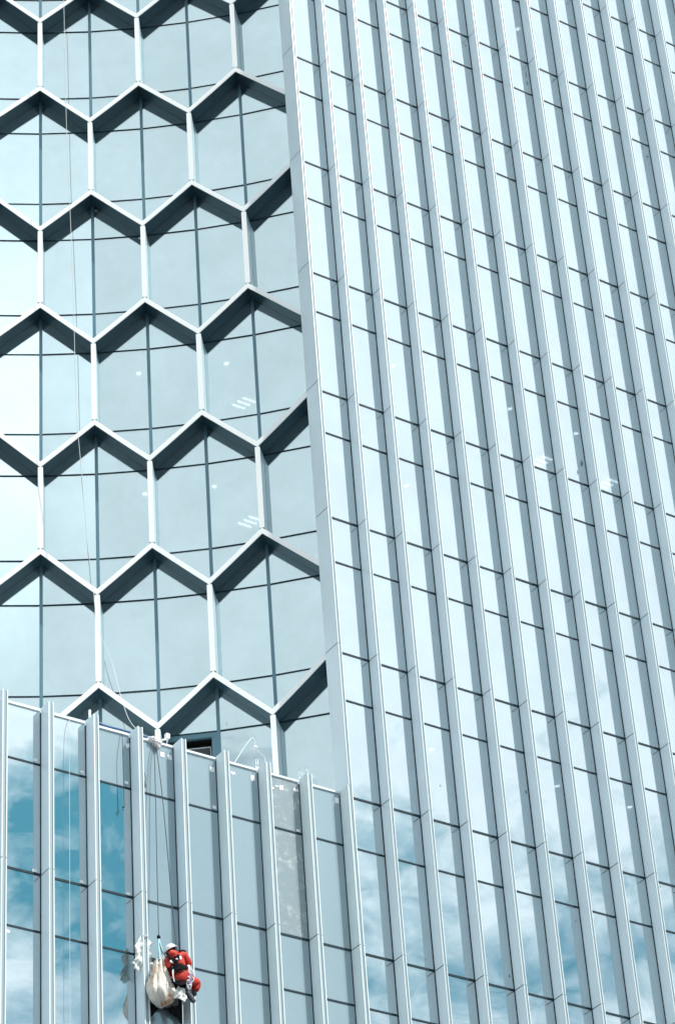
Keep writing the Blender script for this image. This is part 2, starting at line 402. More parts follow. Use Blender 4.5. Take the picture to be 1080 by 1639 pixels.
#@@DETAILS
# ------------------------------------------------------------------ small things
WHITE = mat('white_paper', (.85, .87, .88), .8)
ROPE = mat('pale_rope', (.62, .66, .66), .8); ROPED = mat('dark_rope', (.05, .06, .07), .8)
PIPE = mat('galvanised_pipe', (.55, .62, .65), .4, .4)
RED = mat('red_work_cloth', (.50, .028, .014), .75, var=.12, vscale=9, bump=.6, bscale=14)
REDH = mat('red_hood_cloth', (.60, .05, .025), .75, var=.1, vscale=12, bump=.5, bscale=20)
BLACK = mat('black_webbing', (.006, .006, .008), .9, spec=.1)
NAVY = mat('navy_cloth', (.02, .022, .06), .8)
GREYC = mat('dark_grey_boot', (.07, .085, .10), .75, var=.2, vscale=15, bump=.4, bscale=30)
SKIN = mat('skin', (.45, .25, .16), .5)
SHEET = mat('white_sheet', (.78, .82, .80), .7, var=.05, vscale=14, bump=.5, bscale=18)
HELM = mat('white_helmet', (.88, .88, .86), .3)
BAGM = mat('soiled_woven_bag', (.70, .66, .60), .85, var=.08, vscale=7, bump=.5, bscale=60, dirt=(.42, .17, .04, .52, 1.0), dscale=2.6)
TEAL = mat('pale_teal_strap', (.35, .62, .68), .6)
BLUE = mat('blue_hose', (.02, .11, .24), .4)
# open vent in the lowest honeycomb floor
if VENT:
    c, a, b = VENT; e = .04/RG/DTH
    def vp(u, z, dpt=0): return hp(c+e+(1-2*e)*u, RG+dpt, z)
    vw = thing('open_window', 'dark open window vent between honeycomb ribs just above the parapet', 'window', vp(.5, a))
    bm = NEW()
    for (u0, u1, z0, z1) in ((0, 1, b-.15, b-.02), (0, .06, ZBOT, b-.153), (.90, 1, ZBOT, b-.153)):
        prism(bm, [vp(u0, z0, -.01), vp(u1, z0, -.01), vp(u1, z0, .09), vp(u0, z0, .09)], Vector((0, 0, z1-z0)))
    rel(obj('frame', bm, MULL), vw)
    bm = NEW()
    prism(bm, [vp(.0, ZBOT, .62), vp(1, ZBOT, .62), vp(1, ZBOT, .66), vp(0, ZBOT, .66)], Vector((0, 0, b-ZBOT-.02)))
    prism(bm, [vp(.0, b-.02, .1), vp(1, b-.02, .1), vp(1, b-.02, .61), vp(0, b-.02, .61)], Vector((0, 0, .01)))
    rel(obj('dark_reveal', bm, DARK), vw)
    bm = NEW(); T = [vp(.10, b-.34, .16), vp(.86, b-.34, .16), vp(.86, b-1.6, .50), vp(.10, b-1.6, .50)]
    prism(bm, T, Vector((0, .02, .0))); rel(obj('inner_sash', bm, mat('inner_sash_grey', (.045, .05, .053), .7)), vw)
    bm = NEW(); tube(bm, [T[0], T[1], T[2]], .02, 6); rel(obj('sash_rim', bm, PIPE), vw)
    bm = NEW(); p = vp(.42, b-.95, .2); bmesh.ops.create_uvsphere(bm, u_segments=12, v_segments=8, radius=.06, matrix=Matrix.Translation(p)); tube(bm, [p, vp(.7, b-1.05, .22)], .012, 6)
    rel(obj('latch', bm, BLACK), vw)
# paper stickers on the glass
def sticker(px, py, wd, hg, par=tower, y=-.004, lab=None, ragged=False):
    p = at(px, py, y); bm = NEW(); a, h = wd/60/2, hg/60/2
    P = [(-a, -h), (a, -h*random.uniform(.85, 1)), (a*random.uniform(.85, 1), h), (-a, h*random.uniform(.85, 1))]
    if ragged: P = [(-a, -h*.2), (-a*.1, -h), (a*.3, -h*.3), (a, -h*.6), (a*.8, h), (0, h*.6), (-a*.7, h)]
    prism(bm, [(p.x+u, p.y, p.z+v) for u, v in P], Vector((0, .003, 0)))
    o = obj('paper_sticker', bm, WHITE, par)
for t in ((56.5, 1217, 6, 4.5), (131.5, 1236, 6, 4.5), (202.5, 1253, 6, 4.5), (260, 1208, 7, 8), (271.7, 1212.5, 6.5, 8), (339.5, 1232, 7, 8.5), (343, 1292.5, 6, 5), (404.7, 1245.8, 7, 9),
          (450, 1261, 6.5, 8), (477, 1330, 5.5, 4), (539, 1281.7, 7, 9.5), (12.6, 1491, 6, 4), (205, 1431, 6, 4.5), (131, 1412, 6, 4.5), (55.5, 1394, 6, 4.5)): sticker(*t)
for t in ((204, 1194, 7.5, 10), (373, 1238, 8, 6), (473.6, 1265.5, 9, 7), (443, 1259, 7, 3), (437, 1262, 4, 4)): sticker(*t, ragged=True)
def on_cyl(px, py, R):
    d = ray(px, py); lo, hi = 30., 110.
    for _ in range(50):
        m = (lo+hi)/2; p = CP+d*m
        if math.hypot(p.x-XC, p.y-YC) < R or p.y < YC: lo = m
        else: hi = m
    return CP+d*lo
for px, py, sz in ((362.5, 1158.5, 5), (365.5, 1175.5, 4), (223.5, 381, 5), (75.5, 334.7, 3.2), (153.5, 337, 3), (315, 554, 3.4), (229.5, 563, 3)):
    p = on_cyl(px, py, RG-.006); bm = NEW(); th = math.atan2(p.x-XC, p.y-YC); tg = Vector((math.cos(th), -math.sin(th), 0))*sz/150; up = Vector((0, 0, sz/130))
    prism(bm, [p-tg-up, p+tg-up*.9, p+tg*.9+up, p-tg+up], Vector((math.sin(th), math.cos(th), 0))*.003); obj('paper_sticker', bm, WHITE, honey)
# ceiling lights seen through the glass
LAMP = bpy.data.materials.new('lit_lamp'); LAMP.use_nodes = True; bs = LAMP.node_tree.nodes['Principled BSDF']
bs.inputs['Emission Color'].default_value = (1, .98, .95, 1); bs.inputs['Emission Strength'].default_value = 6.0
def ceiling_hit(px, py, hexa):
    d = ray(px, py); q = on_cyl(px, py, RG) if hexa else CP+d*(-CP.y/d.y)
    zs = [z for z in ([ZG+k*H+ZA+.05 for k in range(-9, 7)] if hexa else [ZR(k)-H1+.05 for k in range(-9, 7)]) if z > q.z+.25]
    return CP+d*((zs[0]-.012-CP.z)/d.z)
def downlight(px, py, hexa, lab):
    p = ceiling_hit(px, py, hexa); t = thing('ceiling_lamp', lab, 'ceiling lamp', p, 'lit ceiling lamps seen through the glass')
    bm = NEW(); bmesh.ops.create_cone(bm, cap_ends=True, segments=20, radius1=.068, radius2=.068, depth=.01); obj('diffuser', bm, LAMP, t)
    bm = NEW(); tube(bm, [Vector((.08*math.cos(k/20*6.2832), .08*math.sin(k/20*6.2832), .0)) for k in range(21)], .012, 6, caps=False); obj('trim_ring', bm, WHITE, t)
def strip(px, py, hexa, lab, ln=.42):
    p = ceiling_hit(px, py, hexa); t = thing('strip_lamp', lab, 'strip lamp', p, 'lit ceiling strip lamps seen through the glass')
    for j in (-1, 0, 1):
        bm = NEW(); box(bm, -ln/2-j*.05, ln/2-j*.05, j*.20-.022, j*.20+.022, -.006, .004); obj('tube', bm, LAMP, t)
for a in ((222, 597, 1, 'round lamp behind the honeycomb glass left of the third rib column'), (362, 581, 1, 'round lamp behind honeycomb glass just above the three upper light strips'),
          (232, 790, 1, 'round lamp close beside a white vertical honeycomb rib'), (343, 778, 1, 'round lamp behind honeycomb glass above the lower light strips'),
          (629.4, 584.7, 0, 'higher of two round lamps behind the third finned bay'), (650.8, 777, 0, 'round lamp in the finned facade level with the honeycomb middle'),
          (816, 653.6, 0, 'round lamp behind finned glass above the left set of strips'), (922, 693, 0, 'small round lamp left of a dark stain on finned glass'),
          (829, 45, 0, 'round lamp nearest the top of the finned facade'), (690.6, 1199.4, 0, 'round lamp low on the finned facade above the cloud reflections'),
          (892, 1258, 0, 'round lamp in the lower right of the finned facade'), (1008, 1292, 0, 'lowest and farthest right round lamp behind finned glass')): downlight(*a)
for a in ((390, 645, 1, 'upper group of three light strips behind honeycomb glass'), (400, 835, 1, 'lower group of three light strips behind honeycomb glass'),
          (867, 738, 0, 'left group of three light strips behind finned glass'), (972, 774, 0, 'right group of three light strips behind finned glass')): strip(*a)
# ropes
def rope(name, pts, r, m, lab, cat='rope', k=6, knot=None):
    P = smooth_path(pts, k); bm = NEW(); tube(bm, P, r, 6)
    if knot is not None:
        for j in range(4):
            bmesh.ops.create_icosphere(bm, subdivisions=1, radius=random.uniform(.014, .026), matrix=Matrix.Translation(P[-1]+Vector((random.uniform(-.05, .05), random.uniform(-.03, .03), random.uniform(-.09, .04)))))
    o = obj(name, bm, m); return tag(o, lab, cat)
rope('rope', [at(100, -40, 3.9), at(102, 0, 3.9), at(106, 190, 3.88), at(110.5, 300, 3.85), at(117, 460, 3.82), at(122, 650, 3.78), at(130, 750, 3.75), at(140, 870, 3.72), at(148, 930, 3.68), at(156, 1000, 3.6), at(178, 1058, 3.0), at(195, 1120, 1.6), at(210, 1158, .6), at(236, 1181, .06)], .008, ROPE,
     'long pale rope hanging down in front of the honeycomb wall')
rope('rope', [at(112, 1149, .05), at(111, 1156, -.06), at(111, 1200, -.13), at(111.5, 1400, -.13), at(112, 1639, -.13), at(112, 1700, -.13)], .0055, ROPE, 'thin rope falling straight down the second bay from the left')
rope('rope', [at(194, 1171, .05), at(195.5, 1178, -.06), at(196.5, 1210, -.14), at(198, 1260, -.14), at(199, 1293, -.14)], .008, ROPED, 'short dark rope with a knotted free end beside the blue hose', knot=1)
ha = at(254, 1503, -.50)
rope('rope', [at(246, 1190, -.06), at(247, 1210, -.14), at(249, 1280, -.24), at(251, 1380, -.37), ha], .009, ROPED, 'dark rope from the cloth knot down to the white bag')
rope('rope', [at(250, 1190, -.06), at(252, 1210, -.16), at(259.7, 1274, -.3), at(269.4, 1380, -.45), at(276, 1455, -.58), at(283, 1526, -.74)], .010, ROPED, 'dark safety rope from the cloth knot to the worker')
rope('rope', [at(291.5, 1582, -.70), at(292, 1600, -.68), at(292.6, 1639, -.64), at(292.6, 1700, -.6)], .011, ROPE, 'loose rope tail hanging below the seated worker')
# rails, hose and odds and ends on the parapet
bm = NEW(); tube(bm, [at(-25, 1112, .10), at(60, 1135, .10), at(138, 1156, .10)], .022, 8)
for p_ in ((8, 1124), (64, 1138), (128, 1155)): tube(bm, [at(p_[0], p_[1], .10)+Vector((0, 0, .01)), at(p_[0], p_[1], .10)-Vector((0, 0, .10))], .016, 6)
tag(obj('guard_pipe', bm, PIPE), 'long grey pipe lying along the parapet at far left', 'pipe')
bm = NEW(); tube(bm, [at(84, 1142.5, .17), at(110, 1150, .17), at(140, 1157, .20)], .018, 8); tube(bm, [at(92, 1141, .2), at(136, 1158, .14)], .010, 6)
tag(obj('scaffold_tube', bm, RAIL), 'short white tube behind the long grey pipe', 'pipe')
bm = NEW(); p = at(143.5, 1138.5, .2); tube(bm, [p, at(143.5, 1160, .2)], [.03, .03], 8); bmesh.ops.create_uvsphere(bm, u_segments=10, v_segments=6, radius=.036, matrix=Matrix.Translation(p))
tag(obj('short_post', bm, WHITE), 'short white post with rounded top behind the parapet', 'post')
bm = NEW()
for j, (dy, dz) in enumerate(((0, 0), (.05, .015), (.025, .045), (-.02, .03))):
    P = [at(150+j*2, 1158.5, .06+dy), at(168, 1163.0, .06+dy), at(190, 1168.5, .06+dy), at(212, 1174.5+j*.3, .06+dy), at(238, 1182, .06+dy)]
    tube(bm, smooth_path([q+Vector((0, 0, dz+random.uniform(-.01, .01))) for q in P]), .021, 6)
tag(obj('hose', bm, BLUE), 'dark blue hose bundle lying on the parapet', 'hose')
def crumple(bm, c, rx, ry, rz, amp=.35, freq=9, sub=3, seed=0, mi=0):
    r = bmesh.ops.create_icosphere(bm, subdivisions=sub, radius=1)
    for v in r['verts']:
        n = mn.noise(v.co*freq*.35+Vector((seed, 0, 0)))*amp + abs(mn.noise(v.co*freq*.8+Vector((0, seed, 0))))*amp*.8
        k = 1+n
        v.co = Vector((v.co.x*rx*k, v.co.y*ry*k, v.co.z*rz*k))+c
    for v in r['verts']:
        for f in v.link_faces: f.material_index = mi
PINK = mat('white_pink_rag', (.78, .72, .74), .8, var=.1, vscale=20, bump=.5, bscale=25)
bm = NEW(); crumple(bm, at(244, 1185, -.04), .10, .10, .07, seed=1); crumple(bm, at(251, 1190, -.05), .11, .10, .09, seed=4); crumple(bm, at(253, 1196, -.07), .05, .06, .06, seed=7); crumple(bm, at(240, 1183, .02), .07, .07, .05, seed=9)
tag(obj('rag', bm, PINK), 'pinkish white rag knotted round ropes on the parapet edge', 'rag')
bm = NEW(); p = at(267.5, 1179, .5); box(bm, p.x-.05, p.x+.05, p.y-.05, p.y+.05, p.z-.06, p.z+.06); tube(bm, [p-Vector((0, 0, .06)), at(267, 1192, .5)], .012, 6); tube(bm, [at(258, 1185, .4), at(265, 1184, .45)], .022, 6)
tag(obj('floodlight', bm, WHITE), 'small white box fixture right of the knotted rag', 'floodlight')
jl = thing('gooseneck_lamp', 'thin white gooseneck arm with a drooping lamp behind the parapet', 'lamp', at(375, 1222, .9))
bm = NEW(); tube(bm, smooth_path([at(372, 1226, .9), at(388, 1201, .9), at(399, 1185.5, .9), at(404, 1182, .9), at(407, 1186, .9), at(408, 1193, .9)]), .011, 6); rel(obj('arm', bm, RAIL), jl)
bm = NEW(); p = at(408, 1197, .9); bmesh.ops.create_uvsphere(bm, u_segments=14, v_segments=8, radius=.065, matrix=Matrix.Translation(p) @ Matrix.Diagonal((1, 1, .7, 1))); rel(obj('lamp_head', bm, WHITE, None, True), jl)
bm = NEW(); tube(bm, smooth_path([at(411, 1202, .9), at(416, 1206.5, .9), at(420, 1209.5, .9), at(423, 1214, .9), at(424.5, 1228, .9)]), .013, 6); rel(obj('cable', bm, PIPE), jl)
bm = NEW(); tube(bm, [at(409.5, 1216, .2), at(409.5, 1233, .2)], .012, 6); tube(bm, [at(412.5, 1216, .2), at(412.5, 1233, .2)], .012, 6); q = at(411, 1230, .2); box(bm, q.x-.06, q.x+.06, q.y-.04, q.y+.04, q.z-.05, q.z+.02)
tag(obj('bracket', bm, PIPE), 'small twin-pin bracket standing on the parapet under the gooseneck lamp', 'bracket')
FILM = bpy.data.materials.new('clear_plastic'); FILM.use_nodes = True; t = FILM.node_tree; t.nodes.clear()
a_ = N(t, 'ShaderNodeBsdfTransparent', Color=(.93, .96, .97, 1)); b_ = N(t, 'ShaderNodeBsdfPrincipled', Roughness=.2); b_.inputs['Base Color'].default_value = (.75, .82, .84, 1)
lw = t.nodes.new('ShaderNodeLayerWeight'); lw.inputs[0].default_value = .35; mm = t.nodes.new('ShaderNodeMixShader'); o_ = t.nodes.new('ShaderNodeOutputMaterial')
t.links.new(math_(t, 'ADD', math_(t, 'MULTIPLY', lw.outputs['Facing'], .6), .05), mm.inputs[0]); t.links.new(a_.outputs[0], mm.inputs[1]); t.links.new(b_.outputs[0], mm.inputs[2]); t.links.new(mm.outputs[0], o_.inputs[0])
def drape(pa, pb, top, y, nx=26, nz=14, amp=.12, seed=3):
    bm = NEW(); g = []
    for i in range(nx+1):
        u = i/nx; base = at(pa[0]+(pb[0]-pa[0])*u, pa[1]+(pb[1]-pa[1])*u, y); row = []
        for j in range(nz+1):
            v = j/nz; h = top(u)
            n = mn.noise(Vector((u*7+seed, v*2.2, 0)))*amp*(1.2-v*.4) + abs(mn.noise(Vector((u*15, v*4+seed, 3))))*amp*.6
            row.append(bm.verts.new(base+Vector((n*.3, n*1.4, h*v))))
        g.append(row)
    for i in range(nx):
        for j in range(nz): bm.faces.new((g[i][j], g[i+1][j], g[i+1][j+1], g[i][j+1])).smooth = True
    bmesh.ops.solidify(bm, geom=bm.faces[:], thickness=.004); return bm
bm = drape((477, 1262), (525, 1272), lambda u: .5*(math.sin(min(1, u*1.25+.12)*math.pi)**.5 if u*1.25+.12 < 1 else .0)+.13+.05*math.sin(u*23), .35)
tag(obj('plastic_sheet', bm, FILM), 'crumpled clear plastic sheet standing behind the parapet near the edge fin', 'plastic sheet')
# dirty dangling scrap by the fin
bm = NEW()
for j in range(7): crumple(bm, at(231.5+random.uniform(-2, 2), 1243+j*4.2, -.12), .02+.03*(j in (2, 3)), .02, .03+.02*(j in (2, 3)), seed=j, sub=1)
tube(bm, smooth_path([at(231, 1236, -.12), at(233, 1248, -.12), at(230.5, 1262, -.12), at(230, 1272, -.12)]), .008, 5)
tag(obj('torn_scrap', bm, mat('dark_scrap', (.08, .10, .11), .8)), 'dark torn scrap dangling beside the fin below the blue hose', 'scrap')
# white cloth wrapped round the fin beside the bag
F5 = fx(-5); zc = at(226, 1530, -.3).z
def px_sheet(bm, out, y, amp, k=5, nn=8, bulge=.03, fr=9):
    """crumpled closed sheet, 12 mm thick, from a measured outline"""
    P = [at(x_, y_, y) for x_, y_ in out]; cen = sum(P, Vector())/len(P); lay = []; m_ = len(P)*k
    for th_s in (0, .012):
        def dv(q, t_):
            n1_ = mn.noise(q*fr); n2_ = abs(mn.noise(q*fr*2.2+Vector((5, 0, 0))))
            return q+Vector((amp*.4*mn.noise(q*fr+Vector((0, 9, 0))), -bulge*(1-t_**2)+amp*(n1_-n2_)+th_s, 0))
        g = [bm.verts.new(dv(cen, 0))]
        for j in range(1, nn+1):
            t_ = j/nn
            g.append([bm.verts.new(dv(cen.lerp(P[i//k].lerp(P[(i//k+1) % len(P)], (i % k)/k), t_), t_)) for i in range(m_)])
        lay.append(g); fl = th_s > 0
        def face(v):
            f = bm.faces.new(v[::-1] if fl else v); f.smooth = True
        for i in range(m_):
            face((g[0], g[1][i], g[1][(i+1) % m_]))
            for j in range(1, nn): face((g[j][i], g[j+1][i], g[j+1][(i+1) % m_], g[j][(i+1) % m_]))
    a, b = lay[0][-1], lay[1][-1]
    for i in range(m_): bm.faces.new((a[i], b[i], b[(i+1) % m_], a[(i+1) % m_]))
bm = NEW()
px_sheet(bm, [(224.5, 1499.5), (229, 1503), (229.5, 1530), (228, 1552), (220, 1558), (218, 1554), (213.5, 1553), (216, 1547), (213, 1541), (216.5, 1533), (215.5, 1515)], -.27, .09, bulge=.03)
px_sheet(bm, [(233, 1499.5), (237, 1503), (241, 1512), (238.5, 1514), (240, 1530), (240, 1540), (244, 1542), (241, 1551), (242, 1559), (235, 1563.5), (232.5, 1540)], -.30, .09, bulge=.03)
tube(bm, [Vector((F5-.03, -.30, zc+.45)), Vector((F5+.03, -.372, zc+.47)), Vector((F5+TC-.02, -.372, zc+.46)), Vector((F5+TC+.05, -.30, zc+.43))], .012, 6)
tag(obj('cloth', bm, SHEET), 'crumpled white cloth bundle tied round the fin left of the bag', 'cloth')
# the big bag
bc = at(257, 1571, -.50); zb, zt = at(257, 1611, -.50).z, at(256, 1531, -.50).z; hb = zt-zb
bg_ = thing('woven_bag', 'large dirty white woven sack with brown stains hanging beside the worker', 'bag', Vector((bc.x, -.50, zb)))
bm = NEW(); NS, NV = 72, 40; rows = []
for j in range(NV+1):
    v = j/NV
    prof = .335*(math.sin(min(1, v/.26)*math.pi/2)**.42) if v < .26 else .335*(1-((v-.26)/.74)**1.35*.82)
    row = []
    for i in range(NS):
        a = 2*math.pi*i/NS
        wv = a*3.0+.9*math.sin(v*2.6+.4)+.5*math.sin(a+2)
        fold = abs(math.sin(wv))**.55
        cr = abs(math.sin(a*6.5+v*5+1.3*math.sin(a*2)))**.5
        n = mn.noise(Vector((math.cos(a)*2.2, math.sin(a)*2.2, v*3.5)))
        amp = (.16+.40*v)*min(1, v*6+.25)
        rr = prof*(1-amp*(1-fold)-.10*(1-cr)*min(1, v*3+.3)+n*.22)
        sag = .035*math.sin(a*3.0+1)*(1-v)+.04*n*(1-v)
        row.append(bm.verts.new((rr*math.cos(a)*1.02+.0+(.0 if v < .5 else -.03*(v-.5)), rr*math.sin(a)*.85, hb*v+sag*.7)))
    rows.append(row)
for a_, b_ in zip(rows, rows[1:]):
    for i in range(NS): bm.faces.new((a_[i], a_[(i+1) % NS], b_[(i+1) % NS], b_[i])).smooth = True
bm.faces.new(rows[0][::-1]); bm.faces.new(rows[-1])
bm.verts.ensure_lookup_table()
obj('sack', bm, BAGM, bg_)
hl = ha-bg_.location
for sx, y_ in ((-.05, -.07), (.06, -.03), (.02, .06)):
    bm = NEW(); tube(bm, smooth_path([(sx*1.3, y_*1.3, hb-.15), (sx, y_, hb+.03), (sx*.6+hl.x*.6, y_*.4, hb+.22), tuple(hl)]), [.03]*1+[.028]*17+[.016], 6) if False else tube(bm, smooth_path([(sx*1.3, y_*1.3, hb-.15), (sx, y_, hb+.03), (sx*.6+hl.x*.6, y_*.4, hb+.22), tuple(hl)]), .024, 6)
    obj('handle', bm, TEAL, bg_)
bm = NEW(); tube(bm, [hl+Vector((.035*math.cos(k/10*6.283), 0, .03+.05*math.sin(k/10*6.283))) for k in range(11)], .012, 6, caps=False); bmesh.ops.create_icosphere(bm, subdivisions=2, radius=.04, matrix=Matrix.Translation(hl+Vector((0, 0, .02)))); obj('hook', bm, BLACK, bg_)
rope('rope', [at(254, 1508, -.52), at(259, 1522, -.58), at(267, 1535, -.64)], .011, ROPED, 'short lanyard between the bag hook and the worker')
# ------------------------------------------------------------------ the worker
def skin(name, J, E_, m, parent, levels=2, root=0):
    me = bpy.data.meshes.new(name+'_cage'); me.from_pydata([j[0] for j in J], E_, []); o = bpy.data.objects.new(name+'_cage', me); COL.objects.link(o)
    md = o.modifiers.new('s', 'SKIN'); md.use_smooth_shade = True
    sub = o.modifiers.new('d', 'SUBSURF'); sub.levels = levels; sub.render_levels = levels
    if not me.skin_vertices: bpy.context.view_layer.update()
    for i, sv in enumerate(me.skin_vertices[0].data):
        r = J[i][1]; sv.radius = r if isinstance(r, tuple) else (r, r); sv.use_root = (i == root)
    bpy.context.view_layer.update(); dg = bpy.context.evaluated_depsgraph_get()
    m2 = bpy.data.meshes.new_from_object(o.evaluated_get(dg)); bpy.data.objects.remove(o)
    m2.name = name; m2.materials.clear(); m2.materials.append(m)
    for p in m2.polygons: p.use_smooth = True
    q = bpy.data.objects.new(name, m2); COL.objects.link(q)
    return rel(q, parent) if parent else q
A = at
pel, wai, che, uch, nek, hed = A(288, 1564, -.72), A(287.5, 1550, -.70), A(284, 1539, -.68), A(281, 1532, -.64), A(277, 1527.5, -.58), A(273.5, 1522, -.52)
shl, ell, wrl = A(270.5, 1536, -.62), A(268.5, 1552, -.60), A(273, 1568, -.54)
shr, elr, wrr = A(294.5, 1532, -.66), A(303.5, 1543.5, -.68), A(299, 1551, -.52)
hil, knl, anl, tol = A(283, 1568, -.72), A(290, 1580, -.45), A(303, 1594, -.55), A(309.5, 1603, -.60)
hir, knr, anr, tor = A(294, 1567, -.72), A(315.5, 1574, -.50), A(311, 1589, -.48), A(312, 1594, -.40)
wk = thing('person', 'worker in red overalls and white helmet, seen from behind, hanging on ropes', 'person', pel)
J = [(pel, .13), (wai, .11), (che, .13), (uch, .11), (nek, .055), (hed, .085), (shl, .055), (ell, .042), (wrl, .028), (shr, .055), (elr, .042), (wrr, .028),
     (hil, .085), (knl, .058), (anl, .038), (tol, .032), (hir, .085), (knr, .058), (anr, .038), (tor, .032), (hed+(hed-nek).normalized()*.10, .07)]
E_ = [(0, 1), (1, 2), (2, 3), (3, 4), (4, 5), (5, 20), (3, 6), (6, 7), (7, 8), (3, 9), (9, 10), (10, 11), (0, 12), (12, 13), (13, 14), (14, 15), (0, 16), (16, 17), (17, 18), (18, 19)]
def hand(wi, wr, dirv, side):
    dirv = dirv.normalized(); side = side.normalized(); n = dirv.cross(side)
    pm = len(J); J.append((wr+dirv*.055, (.032, .018))); E_.append((wi, pm))
    for k, (o_, l) in enumerate(((-.030, .062), (-.010, .074), (.010, .070), (.029, .055))):
        a = len(J); b0 = wr+dirv*.095+side*o_; J.append((b0, .0095)); E_.append((pm, a))
        J.append((b0+dirv*l*.45+n*l*.25, .0088)); E_.append((a, a+1)); J.append((b0+dirv*l*.55+n*l*.75, .0078)); E_.append((a+1, a+2))
    a = len(J); J.append((wr+dirv*.045-side*.045, .0115)); E_.append((pm, a)); J.append((wr+dirv*.085-side*.055+n*.03, .0095)); E_.append((a, a+1))
hand(8, wrl, wrl-ell, Vector((1, 0, 0))); hand(11, wrr, wrr-elr, Vector((0, 0, 1)))
skin('body', J, E_, SKIN, wk)
jk = skin('jacket', [(A(288, 1553, -.71), (.185, .16)), (A(286.5, 1545, -.70), (.175, .155)), (che, (.21, .17)), (uch, (.17, .14)), (A(278, 1529, -.60), .085), (shl, .108), (ell, .088), (ell.lerp(wrl, .85), .055), (shr, .115), (elr, .10), (elr.lerp(wrr, .85), .055)],
          [(0, 1), (1, 2), (2, 3), (3, 4), (3, 5), (5, 6), (6, 7), (3, 8), (8, 9), (9, 10)], RED, wk)
tr = skin('trousers', [(A(288, 1555, -.72), (.165, .14)), (pel, (.19, .16)), (hil, .135), (hil.lerp(knl, .6), .105), (knl, .09), (hir, .135), (hir.lerp(knr, .55), .12), (knr, .115), (knr.lerp(anr, .6), .11), (knr.lerp(anr, .95), .07)],
          [(0, 1), (1, 2), (2, 3), (3, 4), (1, 5), (5, 6), (6, 7), (7, 8), (8, 9)], RED, wk)
skin('boot', [(knl.lerp(anl, .1), .075), (knl.lerp(anl, .6), .07), (anl, .065), (tol, .06), (tol+(tol-anl)*.25, .05)], [(0, 1), (1, 2), (2, 3), (3, 4)], GREYC, wk)
skin('boot', [(anr.lerp(knr, .25), .05), (anr, .055), (tor, .05)], [(0, 1), (1, 2)], GREYC, wk)
# neck cloth, hood, helmet
skin('neck_scarf', [(nek+Vector((-.02, 0, -.02)), .10), (hed+Vector((.0, -.03, -.02)), .105), (hed+Vector((.02, -.04, .05)), .09)], [(0, 1), (1, 2)], NAVY, wk)
bm = NEW(); crumple(bm, A(277, 1527.5, -.74), .105, .08, .085, amp=.15, seed=5); hd = rel(obj('hood', bm, REDH, None, True), wk)
bm = NEW(); ax = Vector((-.42, .10, .90)).normalized(); Q = Vector((0, 0, 1)).rotation_difference(ax).to_matrix().to_4x4()
r_ = bmesh.ops.create_uvsphere(bm, u_segments=28, v_segments=18, radius=1)
bmesh.ops.delete(bm, geom=[v for v in bm.verts if v.co.z < -.05], context='VERTS')
for v in bm.verts: v.co = Vector((v.co.x*.135, v.co.y*.155, v.co.z*.135 + .004*math.cos(math.atan2(v.co.y, v.co.x)*2)))
rim = [Vector((.145*math.cos(k/24*6.2832), .168*math.sin(k/24*6.2832), -.004)) for k in range(25)]; tube(bm, rim, .011, 6, caps=False)
for k_ in (-1, 0, 1): tube(bm, [Vector((k_*.04, .14*math.cos(t_)*.98, .14*math.sin(t_)*math.sqrt(1-(k_*.04/.135)**2))) for t_ in [q/10*math.pi for q in range(1, 10)]], .007, 5)
bmesh.ops.transform(bm, matrix=Matrix.Translation(A(273.2, 1521.2, -.56)) @ Q, verts=bm.verts)
rel(obj('helmet', bm, HELM, None, True), wk)
# harness
def strap(name, pts, wd, m, th=.014):
    P = smooth_path(pts, 5); bm = NEW(); rings = []
    for i, p in enumerate(P):
        d = (P[min(i+1, len(P)-1)]-P[max(i-1, 0)]).normalized(); out = Vector((-.25, -1, .2)); s2 = d.cross(out).normalized(); o2 = s2.cross(d).normalized()
        rings.append([bm.verts.new(p+s2*a*wd/2+o2*b*th) for a, b in ((-1, -1), (1, -1), (1, 1), (-1, 1))])
    for a, b in zip(rings, rings[1:]):
        for k in range(4): bm.faces.new((a[k], a[(k+1) % 4], b[(k+1) % 4], b[k]))
    bm.faces.new(rings[0][::-1]); bm.faces.new(rings[-1]); bmesh.ops.recalc_face_normals(bm, faces=bm.faces[:])
    return rel(obj(name, bm, m), wk)
strap('harness_strap', [A(287, 1523, -.62), A(286.5, 1528, -.80), A(283, 1536, -.86), A(282, 1545, -.87), A(284, 1550, -.87)], .075, BLACK)
strap('harness_strap', [A(267.5, 1527, -.66), A(272, 1534, -.80), A(279, 1538, -.865), A(283, 1542, -.87)], .06, BLACK)
strap('harness_strap', [A(297, 1523.5, -.58), A(291, 1522.5, -.72), A(286.5, 1526, -.80)], .05, BLACK)
strap('harness_belt', [A(272.5, 1551.5, -.66), A(277, 1550, -.83), A(286, 1548.5, -.875), A(294, 1547, -.85), A(299.5, 1547, -.70)], .15, BLACK)
strap('leg_loop', [A(275, 1568, -.76), A(282, 1574, -.86), A(290, 1576, -.88), A(297, 1571, -.80)], .07, BLACK)
strap('reflective_band', [A(277, 1552.5, -.895), A(277, 1562, -.90), A(279, 1572, -.88)], .02, WHITE, .006)
bm = NEW(); crumple(bm, A(275, 1540, -.83), .055, .02, .04, amp=.15, seed=2, sub=2); crumple(bm, A(288.5, 1534, -.85), .035, .02, .055, amp=.2, seed=12, sub=2); crumple(bm, A(283, 1536, -.885), .03, .018, .02, amp=.2, seed=14, sub=2)
rel(obj('reflective_patch', bm, WHITE), wk)
